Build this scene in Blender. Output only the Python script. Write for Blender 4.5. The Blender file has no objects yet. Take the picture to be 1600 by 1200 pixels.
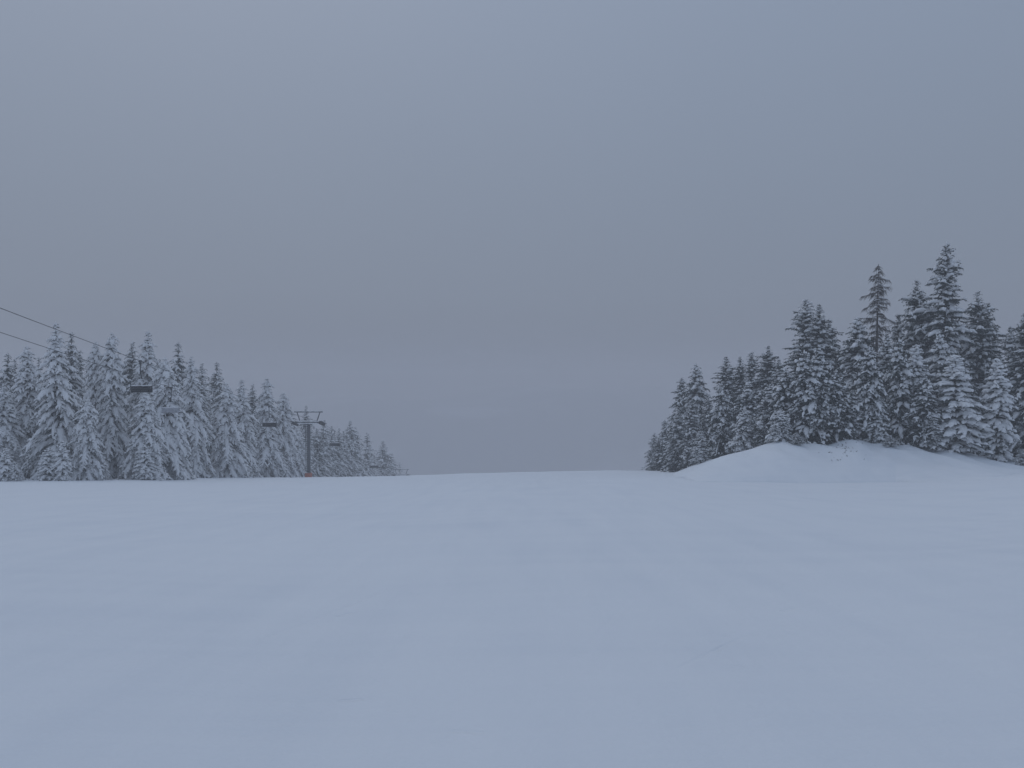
import bpy, math
import numpy as np

rad = math.radians
S = bpy.context.scene
COL = S.collection
F = 1244.0                      # focal length of the photograph in its own pixels (1600 wide)

# ------------------------------------------------------------------ camera
cam_d = bpy.data.cameras.new('camera')
cam_d.sensor_width = 36.0
cam_d.lens = 36.0 * F / 1600.0
cam_d.clip_start = 0.1
cam_d.clip_end = 6000.0
cam = bpy.data.objects.new('camera', cam_d)
cam.location = (0, 0, 0)
cam.rotation_euler = (rad(90), 0, 0)
COL.objects.link(cam)
S.camera = cam

# ------------------------------------------------------------------ sky (overcast) and sun
SUN_EL, SUN_ROT = rad(52), rad(-25)
W = bpy.data.worlds.new('World')
S.world = W
W.use_nodes = True
nt = W.node_tree
nt.nodes.clear()
out = nt.nodes.new('ShaderNodeOutputWorld')
bg = nt.nodes.new('ShaderNodeBackground')
sky = nt.nodes.new('ShaderNodeTexSky')
sky.sky_type = 'NISHITA'
sky.sun_disc = False
sky.sun_elevation = SUN_EL
sky.sun_rotation = SUN_ROT
sky.air_density = 1.0
sky.dust_density = 6.0
tc = nt.nodes.new('ShaderNodeTexCoord')
sep = nt.nodes.new('ShaderNodeSeparateXYZ')
nt.links.new(tc.outputs['Generated'], sep.inputs[0])
ramp = nt.nodes.new('ShaderNodeValToRGB')          # overcast luminance: the zenith brighter than the horizon
ramp.color_ramp.elements[0].position = 0.0
ramp.color_ramp.elements[0].color = (0.68, 0.79, 1.03, 1)
ramp.color_ramp.elements[1].position = 1.0
ramp.color_ramp.elements[1].color = (1.28, 1.63, 2.25, 1)
e = ramp.color_ramp.elements.new(0.11); e.color = (0.815, 0.975, 1.27, 1)
e = ramp.color_ramp.elements.new(0.25); e.color = (0.885, 1.08, 1.42, 1)
nt.links.new(sep.outputs['Z'], ramp.inputs[0])
cn = nt.nodes.new('ShaderNodeTexNoise')            # faint unevenness of the cloud layer
cn.inputs['Scale'].default_value = 1.6
cn.inputs['Detail'].default_value = 3
nt.links.new(tc.outputs['Generated'], cn.inputs['Vector'])
cr = nt.nodes.new('ShaderNodeMapRange')
cr.inputs[1].default_value = 0.3; cr.inputs[2].default_value = 0.7
cr.inputs[3].default_value = 0.985; cr.inputs[4].default_value = 1.015
nt.links.new(cn.outputs[0], cr.inputs[0])
cm = nt.nodes.new('ShaderNodeVectorMath'); cm.operation = 'SCALE'
nt.links.new(ramp.outputs[0], cm.inputs[0]); nt.links.new(cr.outputs[0], cm.inputs['Scale'])
gain = nt.nodes.new('ShaderNodeVectorMath'); gain.operation = 'SCALE'
gain.inputs['Scale'].default_value = 4.6           # cloud radiance on the scale of the sky texture
nt.links.new(cm.outputs[0], gain.inputs[0])
mixs = nt.nodes.new('ShaderNodeMix'); mixs.data_type = 'RGBA'
mixs.inputs[0].default_value = 0.92                # how much of the blue sky the cloud covers
nt.links.new(sky.outputs[0], mixs.inputs[6])
nt.links.new(gain.outputs[0], mixs.inputs[7])
nt.links.new(mixs.outputs[2], bg.inputs['Color'])
bg.inputs['Strength'].default_value = 0.10
nt.links.new(bg.outputs[0], out.inputs['Surface'])

sun_d = bpy.data.lights.new('sun', 'SUN')
sun_d.energy = 0.5
sun_d.angle = rad(60)
sun_d.color = (1.0, 0.97, 0.93)
sun = bpy.data.objects.new('sun', sun_d)
sun.rotation_euler = (rad(90) - SUN_EL, 0, rad(180) - SUN_ROT)
COL.objects.link(sun)

S.view_settings.view_transform = 'Standard'
S.view_settings.look = 'None'
S.view_settings.exposure = -0.87
S.view_settings.gamma = 1.0
S.render.engine = 'CYCLES'
S.cycles.use_denoising = True
S.cycles.max_bounces = 8
S.cycles.diffuse_bounces = 4
S.cycles.volume_bounces = 3
S.cycles.sample_clamp_indirect = 4.0

HAZE_DENSITY = 0.0020

# ------------------------------------------------------------------ helpers
def link(o, parent=None):
    COL.objects.link(o)
    if parent is not None:
        o.parent = parent
    return o

def tag(o, label=None, cat=None, group=None, kind=None):
    if label: o['label'] = label
    if cat: o['category'] = cat
    if group: o['group'] = group
    if kind: o['kind'] = kind
    return o

def empty(name, loc=(0, 0, 0), rz=0.0):
    o = bpy.data.objects.new(name, None)
    o.empty_display_size = 0.3
    o.location = loc
    o.rotation_euler = (0, 0, rz)
    return link(o)

def make_mesh(name, verts, quads=None, tris=None, mat=None, smooth=True):
    verts = np.asarray(verts, np.float32).reshape(-1, 3)
    q = np.zeros((0, 4), np.int32) if quads is None else np.asarray(quads, np.int32).reshape(-1, 4)
    t = np.zeros((0, 3), np.int32) if tris is None else np.asarray(tris, np.int32).reshape(-1, 3)
    me = bpy.data.meshes.new(name)
    me.vertices.add(len(verts))
    me.vertices.foreach_set('co', verts.ravel())
    loops = np.concatenate([q.ravel(), t.ravel()])
    me.loops.add(len(loops))
    me.loops.foreach_set('vertex_index', loops)
    tot = np.concatenate([np.full(len(q), 4), np.full(len(t), 3)]).astype(np.int32)
    st = np.concatenate([[0], np.cumsum(tot)[:-1]]).astype(np.int32)
    me.polygons.add(len(tot))
    me.polygons.foreach_set('loop_start', st)
    me.polygons.foreach_set('use_smooth', np.full(len(tot), bool(smooth)))
    me.update(calc_edges=True)
    me.validate()
    if mat: me.materials.append(mat)
    return me

def obj(name, me, parent=None):
    return link(bpy.data.objects.new(name, me), parent)

def tubes(P, R, sides=5, flat=1.0):
    """N tapered tubes along N polylines of K points: P (N,K,3), R (N,K) -> verts, quads"""
    P = np.asarray(P, float); R = np.asarray(R, float)
    N, K, _ = P.shape
    T = np.gradient(P, axis=1)
    T /= np.linalg.norm(T, axis=2, keepdims=True) + 1e-9
    up = np.zeros_like(T); up[..., 2] = 1.0
    vert = np.abs(T[..., 2]) > 0.97
    up[vert] = (1.0, 0.0, 0.0)
    A = np.cross(T, up); A /= np.linalg.norm(A, axis=2, keepdims=True) + 1e-9
    B = np.cross(A, T)
    th = np.arange(sides) / sides * 2 * np.pi
    V = (P[:, :, None, :]
         + (R[:, :, None] * np.cos(th))[..., None] * A[:, :, None, :]
         + (R[:, :, None] * np.sin(th) * flat)[..., None] * B[:, :, None, :])
    idx = np.arange(N * K * sides).reshape(N, K, sides)
    nx = np.roll(idx, -1, axis=2)
    Q = np.stack([idx[:, :-1], nx[:, :-1], nx[:, 1:], idx[:, 1:]], axis=-1)
    return V.reshape(-1, 3), Q.reshape(-1, 4)

class MB:
    """collects boxes and tubes into one mesh"""
    def __init__(self): self.v = []; self.q = []; self.n = 0
    def add(self, v, q):
        self.v.append(np.asarray(v, float).reshape(-1, 3)); self.q.append(np.asarray(q) + self.n)
        self.n += len(self.v[-1]); return self
    def box(self, c, s, taper=(1, 1), rx=0.0):
        x, y, z = np.array(s) / 2.0
        b = np.array([[-x, -y, -z], [x, -y, -z], [x, y, -z], [-x, y, -z],
                      [-x * taper[0], -y * taper[1], z], [x * taper[0], -y * taper[1], z],
                      [x * taper[0], y * taper[1], z], [-x * taper[0], y * taper[1], z]])
        if rx:
            ca, sa = math.cos(rx), math.sin(rx)
            b = b @ np.array([[1, 0, 0], [0, ca, sa], [0, -sa, ca]])
        f = [[0, 3, 2, 1], [4, 5, 6, 7], [0, 1, 5, 4], [1, 2, 6, 5], [2, 3, 7, 6], [3, 0, 4, 7]]
        return self.add(b + np.array(c), f)
    def tube(self, pts, r, sides=8, flat=1.0):
        pts = np.asarray(pts, float)
        r = np.full(len(pts), r) if np.isscalar(r) else np.asarray(r, float)
        # closed ends: pinched end rings
        d0 = pts[0] - pts[1]; d1 = pts[-1] - pts[-2]
        d0 = d0 / (np.linalg.norm(d0) + 1e-9); d1 = d1 / (np.linalg.norm(d1) + 1e-9)
        p = np.vstack([pts[0] + d0 * 0.002, pts, pts[-1] + d1 * 0.002])
        rr = np.concatenate([[r[0] * 0.02], r, [r[-1] * 0.02]])
        v, q = tubes(p[None], rr[None], sides, flat)
        return self.add(v, q)
    def build(self, name, mat, parent=None, smooth=False):
        me = make_mesh(name, np.vstack(self.v), np.vstack(self.q), mat=mat, smooth=smooth)
        return obj(name, me, parent)

# ------------------------------------------------------------------ materials
def new_mat(name):
    m = bpy.data.materials.new(name); m.use_nodes = True
    n = m.node_tree; b = n.nodes['Principled BSDF']
    return m, n, b

def noise(n, vec, scale, detail=3.0, rough=0.5):
    t = n.nodes.new('ShaderNodeTexNoise')
    t.inputs['Scale'].default_value = scale; t.inputs['Detail'].default_value = detail
    t.inputs['Roughness'].default_value = rough
    if vec is not None: n.links.new(vec, t.inputs['Vector'])
    return t

def colramp(n, fac, stops):
    r = n.nodes.new('ShaderNodeValToRGB')
    els = r.color_ramp.elements
    els[0].position, els[0].color = stops[0][0], (*stops[0][1], 1)
    els[1].position, els[1].color = stops[-1][0], (*stops[-1][1], 1)
    for p, c in stops[1:-1]:
        x = els.new(p); x.color = (*c, 1)
    n.links.new(fac, r.inputs[0]); return r

def plain(name, col, rough=0.6, metal=0.0, var=0.15, scale=6.0, frost=0.0):
    m, n, b = new_mat(name)
    co = n.nodes.new('ShaderNodeTexCoord')
    t = noise(n, co.outputs['Object'], scale, 4)
    lo = tuple(c * (1 - var) for c in col); hi = tuple(min(1, c * (1 + var)) for c in col)
    stops = [(0.3, lo), (0.65, hi)]
    if frost: stops.append((0.8, tuple(c * (1 - frost) + 0.75 * frost for c in col)))
    r = colramp(n, t.outputs[0], stops)
    n.links.new(r.outputs[0], b.inputs['Base Color'])
    b.inputs['Roughness'].default_value = rough; b.inputs['Metallic'].default_value = metal
    return m

def mapped(n, src, scale=(1, 1, 1), rz=0.0):
    mp = n.nodes.new('ShaderNodeMapping')
    mp.inputs['Scale'].default_value = scale; mp.inputs['Rotation'].default_value = (0, 0, rz)
    n.links.new(src, mp.inputs['Vector']); return mp.outputs[0]

def snow_ground_mat(name, dirt=False):
    m, n, b = new_mat(name)
    co = n.nodes.new('ShaderNodeTexCoord').outputs['Object']
    # trodden, groomed piste: long soft streaks along and across the fall line
    a = noise(n, mapped(n, co, (0.55, 0.10, 1), rad(38)), 1.0, 5, 0.6)
    c = noise(n, mapped(n, co, (0.07, 1.3, 1), rad(7)), 1.0, 5, 0.6)
    d = noise(n, mapped(n, co, (1.6, 0.12, 1), rad(-62)), 1.0, 3, 0.5)
    g = noise(n, co, 9.0, 6, 0.65)
    big = noise(n, co, 0.12, 3)
    tracks = n.nodes.new('ShaderNodeMath'); tracks.operation = 'ADD'
    n.links.new(a.outputs[0], tracks.inputs[0]); n.links.new(c.outputs[0], tracks.inputs[1])
    t2 = n.nodes.new('ShaderNodeMath'); t2.operation = 'ADD'
    n.links.new(tracks.outputs[0], t2.inputs[0]); n.links.new(d.outputs[0], t2.inputs[1])
    mr = n.nodes.new('ShaderNodeMapRange')
    mr.inputs[1].default_value = 1.1; mr.inputs[2].default_value = 1.9
    n.links.new(t2.outputs[0], mr.inputs[0])
    stops = [(0.0, (0.80, 0.838, 0.885)), (0.5, (0.84, 0.873, 0.912)), (1.0, (0.865, 0.895, 0.928))]
    col = colramp(n, mr.outputs[0], stops)
    last = col.outputs[0]
    if dirt:     # twigs and soil showing through the bank
        dn = noise(n, co, 3.6, 6, 0.7)
        sep = n.nodes.new('ShaderNodeVectorMath'); sep.operation = 'DISTANCE'
        n.links.new(co, sep.inputs[0]); sep.inputs[1].default_value = (27.6, 66.4, -5.1)
        mr2 = n.nodes.new('ShaderNodeMapRange')
        mr2.inputs[1].default_value = 0.4; mr2.inputs[2].default_value = 2.6
        mr2.inputs[3].default_value = 0.10; mr2.inputs[4].default_value = -0.20
        n.links.new(sep.outputs['Value'], mr2.inputs[0])
        ad = n.nodes.new('ShaderNodeMath'); ad.operation = 'ADD'
        n.links.new(dn.outputs[0], ad.inputs[0]); n.links.new(mr2.outputs[0], ad.inputs[1])
        mk = n.nodes.new('ShaderNodeMapRange')
        mk.inputs[1].default_value = 0.66; mk.inputs[2].default_value = 0.72
        n.links.new(ad.outputs[0], mk.inputs[0])
        mx = n.nodes.new('ShaderNodeMix'); mx.data_type = 'RGBA'
        n.links.new(mk.outputs[0], mx.inputs[0]); n.links.new(last, mx.inputs[6])
        mx.inputs[7].default_value = (0.16, 0.14, 0.12, 1)
        last = mx.outputs[2]
    n.links.new(last, b.inputs['Base Color'])
    b.inputs['Roughness'].default_value = 0.75
    b.inputs['Specular IOR Level'].default_value = 0.25
    h = n.nodes.new('ShaderNodeMath'); h.operation = 'MULTIPLY_ADD'
    n.links.new(g.outputs[0], h.inputs[0]); h.inputs[1].default_value = 0.42
    n.links.new(t2.outputs[0], h.inputs[2])
    if not dirt:      # a few shallow scars left by skis
        hh = h.outputs[0]
        for (x0, y0, x1, y1, w, dep) in [(-2.6, 7.3, -1.55, 11.3, 0.020, 0.20), (-2.35, 8.6, -1.2, 12.0, 0.016, 0.13), (-1.98, 9.0, -1.83, 9.3, 0.03, 0.6),
                                         (-1.27, 5.76, -1.06, 5.78, 0.022, 0.5), (3.05, 9.0, 3.32, 9.25, 0.03, 0.45), (1.80, 7.05, 1.97, 7.35, 0.025, 0.3),
                                         (-0.42, 5.05, -0.15, 4.98, 0.02, 0.4), (-1.36, 10.6, -1.2, 10.3, 0.03, 0.4), (5.6, 8.7, 6.0, 8.5, 0.025, 0.4),
                                         (-0.1, 10.4, 0.9, 10.1, 0.06, 0.25), (-6.5, 12, -1.5, 27, 0.03, 0.12), (2.2, 9, 7.5, 23, 0.03, 0.12), (-10, 15, 4, 19.5, 0.035, 0.12), (0.3, 6.2, 2.9, 14, 0.025, 0.10), (9, 14, 17, 17, 0.04, 0.12), (1.2, 6.3, 2.4, 7.9, 0.016, 0.2)]:
            mp = n.nodes.new('ShaderNodeMapping'); mp.vector_type = 'TEXTURE'
            mp.inputs['Location'].default_value = ((x0 + x1) / 2, (y0 + y1) / 2, 0)
            mp.inputs['Rotation'].default_value = (0, 0, math.atan2(y1 - y0, x1 - x0))
            n.links.new(co, mp.inputs['Vector'])
            sx_ = n.nodes.new('ShaderNodeSeparateXYZ'); n.links.new(mp.outputs[0], sx_.inputs[0])
            ln_ = math.hypot(x1 - x0, y1 - y0) / 2
            fac = []
            for ax, a_, b_ in (('X', ln_ * 0.55, ln_), ('Y', w * 0.3, w * 2.2)):
                ab = n.nodes.new('ShaderNodeMath'); ab.operation = 'ABSOLUTE'
                n.links.new(sx_.outputs[ax], ab.inputs[0])
                m_ = n.nodes.new('ShaderNodeMapRange'); m_.interpolation_type = 'SMOOTHSTEP'
                m_.inputs[1].default_value = a_; m_.inputs[2].default_value = b_
                m_.inputs[3].default_value = 1.0; m_.inputs[4].default_value = 0.0
                n.links.new(ab.outputs[0], m_.inputs[0]); fac.append(m_.outputs[0])
            mu = n.nodes.new('ShaderNodeMath'); mu.operation = 'MULTIPLY'
            n.links.new(fac[0], mu.inputs[0]); n.links.new(fac[1], mu.inputs[1])
            sb = n.nodes.new('ShaderNodeMath'); sb.operation = 'MULTIPLY_ADD'
            n.links.new(mu.outputs[0], sb.inputs[0]); sb.inputs[1].default_value = -dep * 0.8
            n.links.new(hh, sb.inputs[2]); hh = sb.outputs[0]
        h = sb
    bp = n.nodes.new('ShaderNodeBump')
    bp.inputs['Strength'].default_value = 0.5; bp.inputs['Distance'].default_value = 0.06
    n.links.new(h.outputs[0], bp.inputs['Height'])
    n.links.new(bp.outputs[0], b.inputs['Normal'])
    return m

def tree_snow_mat():
    m, n, b = new_mat('tree_snow')
    co = n.nodes.new('ShaderNodeTexCoord').outputs['Object']
    t = noise(n, co, 7.0, 5, 0.6)
    r = colramp(n, t.outputs[0], [(0.25, (0.80, 0.805, 0.82)), (0.7, (0.91, 0.912, 0.918))])
    n.links.new(r.outputs[0], b.inputs['Base Color'])
    b.inputs['Roughness'].default_value = 0.85
    b.inputs['Specular IOR Level'].default_value = 0.2
    bp = n.nodes.new('ShaderNodeBump'); bp.inputs['Strength'].default_value = 0.8
    bp.inputs['Distance'].default_value = 0.08
    n.links.new(t.outputs[0], bp.inputs['Height']); n.links.new(bp.outputs[0], b.inputs['Normal'])
    return m

def needle_mat(name, frost):
    m, n, b = new_mat(name)
    co = n.nodes.new('ShaderNodeTexCoord').outputs['Object']
    t = noise(n, co, 2.4, 5, 0.7)
    dk = (0.020, 0.030, 0.026); md = (0.045, 0.060, 0.052); fr = (0.36, 0.40, 0.43)
    lo = 0.62 - 0.30 * frost
    r = colramp(n, t.outputs[0], [(0.30, dk), (lo - 0.06, md), (lo + 0.14, fr)])
    n.links.new(r.outputs[0], b.inputs['Base Color'])
    b.inputs['Roughness'].default_value = 0.8
    b.inputs['Specular IOR Level'].default_value = 0.2
    return m

M_SNOW = snow_ground_mat('piste_snow')
M_BANK = snow_ground_mat('bank_snow', dirt=True)
M_TSNOW = tree_snow_mat()
M_NEEDLE_L = needle_mat('frosted_needles', 0.3)
M_NEEDLE_R = needle_mat('dark_needles', 0.05)
M_BARK = plain('bark', (0.075, 0.062, 0.055), 0.9, 0, 0.35, 5.0)
M_LARCH = plain('larch_twigs', (0.10, 0.085, 0.075), 0.9, 0, 0.3, 2.0, 0.15)
M_STEEL = plain('galvanised_steel', (0.09, 0.097, 0.11), 0.5, 0.4, 0.2, 3.0)
M_DARK = plain('dark_painted_steel', (0.035, 0.038, 0.045), 0.55, 0, 0.25, 3.0)
M_RUBBER = plain('black_rubber', (0.025, 0.025, 0.027), 0.7, 0, 0.2, 5.0)
M_ROPE = plain('steel_rope', (0.08, 0.08, 0.085), 0.6, 0.2, 0.2, 2.0)
M_ORANGE = plain('orange_mat', (0.42, 0.13, 0.08), 0.7, 0, 0.15, 2.0)
M_SLAT = plain('chair_slats', (0.030, 0.032, 0.038), 0.7, 0, 0.2, 4.0)
M_FROSTED = plain('frosted_slats', (0.34, 0.35, 0.38), 0.8, 0, 0.25, 5.0)

# ------------------------------------------------------------------ terrain
def _smooth(xs, ys, sig):
    g = np.linspace(-400, 2000, 1201)
    v = np.interp(g, xs, ys)
    k = np.exp(-0.5 * (np.arange(-60, 61) * 2.0 / sig) ** 2); k /= k.sum()
    p = np.pad(v, 60, mode='edge')
    return g, np.convolve(p, k, 'valid')

CX = [-400, 0, 300, 500, 640, 700, 800, 950, 1100, 1300, 1480, 1600, 2000]
CY = [752, 748.5, 746.3, 746, 743, 741, 737.8, 735, 736, 738, 737, 727, 712]
DX = [-400, 0, 200, 350, 500, 1350, 1500, 1600, 2000]
DD = [70, 72, 80, 98, 108, 108, 90, 80, 75]
G_, CREST_Y = _smooth(CX, CY, 35)
_, CREST_D = _smooth(DX, DD, 45)
CURV = 0.0007
_y = np.linspace(20, 260, 961)[:, None]
_f = (1.7 + CURV * np.maximum(_y - CREST_D[None], 0) ** 2) / _y
K_ = (CREST_Y - 600) / F - _f.min(axis=0)

def undul(X, Y):
    return (0.025 * np.sin(X * 0.31 + 1.3 * np.sin(Y * 0.11)) * np.cos(Y * 0.23 + 0.8)
            + 0.018 * np.sin(X * 0.83 + Y * 0.47 + 2.0) + 0.014 * np.sin(X * 0.21 - Y * 1.02))

def ground_z(X, Y):
    X = np.asarray(X, float); Y = np.asarray(Y, float)
    Yp = np.maximum(Y, 0.0)
    px = np.clip(X / np.maximum(Y, 6.0) * F + 800, -380, 1980)
    k = np.interp(px, G_, K_); d = np.interp(px, G_, CREST_D)
    over = np.clip(Yp - d, 0, 150)
    z = -1.7 - k * Yp - CURV * over ** 2 - 2 * CURV * 150 * np.maximum(Yp - d - 150, 0)
    z = z - 0.10 * np.minimum(Y, 0.0)
    z = z + undul(X, Y) * np.clip(np.abs(Y) / 12.0, 0.15, 1) * np.clip((400 - Y) / 200, 0, 1)
    fl = -118.0
    s = 10.0
    z = np.where(z < fl + 40, fl + s * np.log1p(np.exp(np.clip((z - fl) / s, -30, 30))), z)
    return z

BX = [1000, 1060, 1085, 1120, 1160, 1197, 1217, 1240, 1268, 1300, 1322, 1343, 1362, 1384, 1402, 1420, 1450, 1480, 1510, 1550, 1600, 1700, 1900]
BY = [775, 746, 734, 718, 706, 694, 691.5, 693, 694, 692, 686.5, 686, 696, 693, 697, 694, 700, 703, 710, 716, 720.5, 725, 730]
BG, BANK_Y = _smooth(BX, BY, 6)
def bank_z(X, Y):
    X = np.asarray(X, float); Y = np.asarray(Y, float)
    px = X / np.maximum(Y, 6.0) * F + 800
    top = -(np.interp(px, BG, BANK_Y) - 600) / F * 69.0
    yf = np.interp(px, [1050, 1400, 1500, 1700], [60.0, 60.0, 52.0, 44.0])
    t = np.clip((Y - yf) / (69.0 - yf), 0, 1)
    g = ground_z(X, np.minimum(Y, 69.0))
    p = np.interp(px, [1050, 1400, 1520], [1.75, 1.75, 1.0])
    s = 1 - (1 - t) ** p
    sm = t * t * (3 - 2 * t)
    w = np.clip((px - 1400) / 110, 0, 1)
    s = s * (1 - w) + sm * w
    z = g + (top - g) * s
    z = z - 0.088 * np.maximum(Y - 69, 0) - 0.004 * np.maximum(Y - 92, 0) ** 2
    z = z + 0.09 * np.sin(X * 2.3 + 0.8 * Y) * np.clip(t * 2 - 0.6, 0, 1) * np.clip((1.3 - t) * 3, 0, 1)
    z = z + 0.12 * np.sin(X * 0.9 + Y * 0.3) * np.sin(Y * 0.7 + 1) * np.clip(t * 3, 0, 1) * np.clip((1.2 - t) * 3, 0, 1)
    return z

def surf_z(X, Y):
    g = ground_z(X, Y); b = bank_z(X, Y)
    px = X / max(Y, 6.0) * F + 800
    if 1050 < px < 1790 and 44 < Y < 128:
        return float(max(g, b))
    return float(g)

def grid_mesh(name, XX, YY, ZZ, mat):
    r, c = XX.shape
    v = np.stack([XX, YY, ZZ], -1).reshape(-1, 3)
    i = np.arange(r * c).reshape(r, c)
    q = np.stack([i[:-1, :-1], i[:-1, 1:], i[1:, 1:], i[1:, :-1]], -1).reshape(-1, 4)
    return make_mesh(name, v, q, mat=mat, smooth=True)

sx = np.linspace(-math.asinh(900 / 3.0), math.asinh(900 / 3.0), 321)
gx = 3.0 * np.sinh(sx)
sy = np.linspace(-math.asinh(140 / 3.0), math.asinh(1500 / 3.0), 421)
gy = 3.0 * np.sinh(sy)
XX, YY = np.meshgrid(gx, gy)
ground = obj('snow_ground', grid_mesh('snow_ground', XX, YY, ground_z(XX, YY), M_SNOW))
tag(ground, 'smooth groomed piste of pale snow falling away over a crest', kind='structure')

uu = (np.linspace(1052, 1790, 330) - 800) / F
yy = np.concatenate([np.linspace(43, 72, 110), np.linspace(72.6, 128, 50)])
UU, YB = np.meshgrid(uu, yy)
XB = UU * YB
ZB = bank_z(XB, YB); ZG = ground_z(XB, YB)
ZB = np.where(ZB > ZG + 0.004, ZB, ZG - 0.35)
bank = obj('snow_bank', grid_mesh('snow_bank', XB, YB, ZB, M_BANK))
tag(bank, 'low rounded snow bank in front of the right hand trees', kind='structure')

# opposite side of the valley, almost lost in the cloud
def hills():
    xs = np.linspace(-880, 880, 160); ys = np.linspace(600, 1490, 120)
    X, Y = np.meshgrid(xs, ys)
    ridge = 0.5 + 0.5 * np.tanh((Y - 960 - 60 * np.sin(X * 0.006 + 1.0)) / 200)
    z = -125 + 128 * ridge * (0.86 + 0.10 * np.sin(X * 0.008 + 0.6) + 0.04 * np.sin(X * 0.023 + Y * 0.01))
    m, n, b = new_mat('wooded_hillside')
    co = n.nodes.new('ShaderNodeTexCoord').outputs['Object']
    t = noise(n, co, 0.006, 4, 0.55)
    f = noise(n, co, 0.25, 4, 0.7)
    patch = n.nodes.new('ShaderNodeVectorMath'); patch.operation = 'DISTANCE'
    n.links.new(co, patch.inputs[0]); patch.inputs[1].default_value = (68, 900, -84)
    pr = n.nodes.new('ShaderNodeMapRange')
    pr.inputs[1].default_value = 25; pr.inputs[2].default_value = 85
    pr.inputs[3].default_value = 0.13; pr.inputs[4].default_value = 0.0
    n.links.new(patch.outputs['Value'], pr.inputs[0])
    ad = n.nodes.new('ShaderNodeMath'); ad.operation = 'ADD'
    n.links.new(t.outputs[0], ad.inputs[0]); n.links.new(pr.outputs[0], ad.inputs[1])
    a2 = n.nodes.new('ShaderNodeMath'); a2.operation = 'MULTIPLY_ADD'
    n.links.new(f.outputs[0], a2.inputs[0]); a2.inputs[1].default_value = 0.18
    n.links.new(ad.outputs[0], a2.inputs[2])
    r = colramp(n, a2.outputs[0], [(0.62, (0.34, 0.365, 0.39)), (0.80, (0.60, 0.63, 0.68))])  # forest and snow colours drawn close together, standing in for thicker far haze
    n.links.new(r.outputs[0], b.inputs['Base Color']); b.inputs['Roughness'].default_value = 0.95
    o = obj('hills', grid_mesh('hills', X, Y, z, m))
    tag(o, 'far wooded hillside with a snowy clearing lost in fog', kind='structure')
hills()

# ------------------------------------------------------------------ trees
def crown_profile(f, full):
    """half width against height fraction f (0 base .. 1 tip)"""
    a = 1.75 / full
    return (1 - np.exp(-a * np.clip(1 - f, 0, 1))) / (1 - math.exp(-a * 0.8)) * np.clip(0.66 + f * 1.5, 0, 1)

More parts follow.
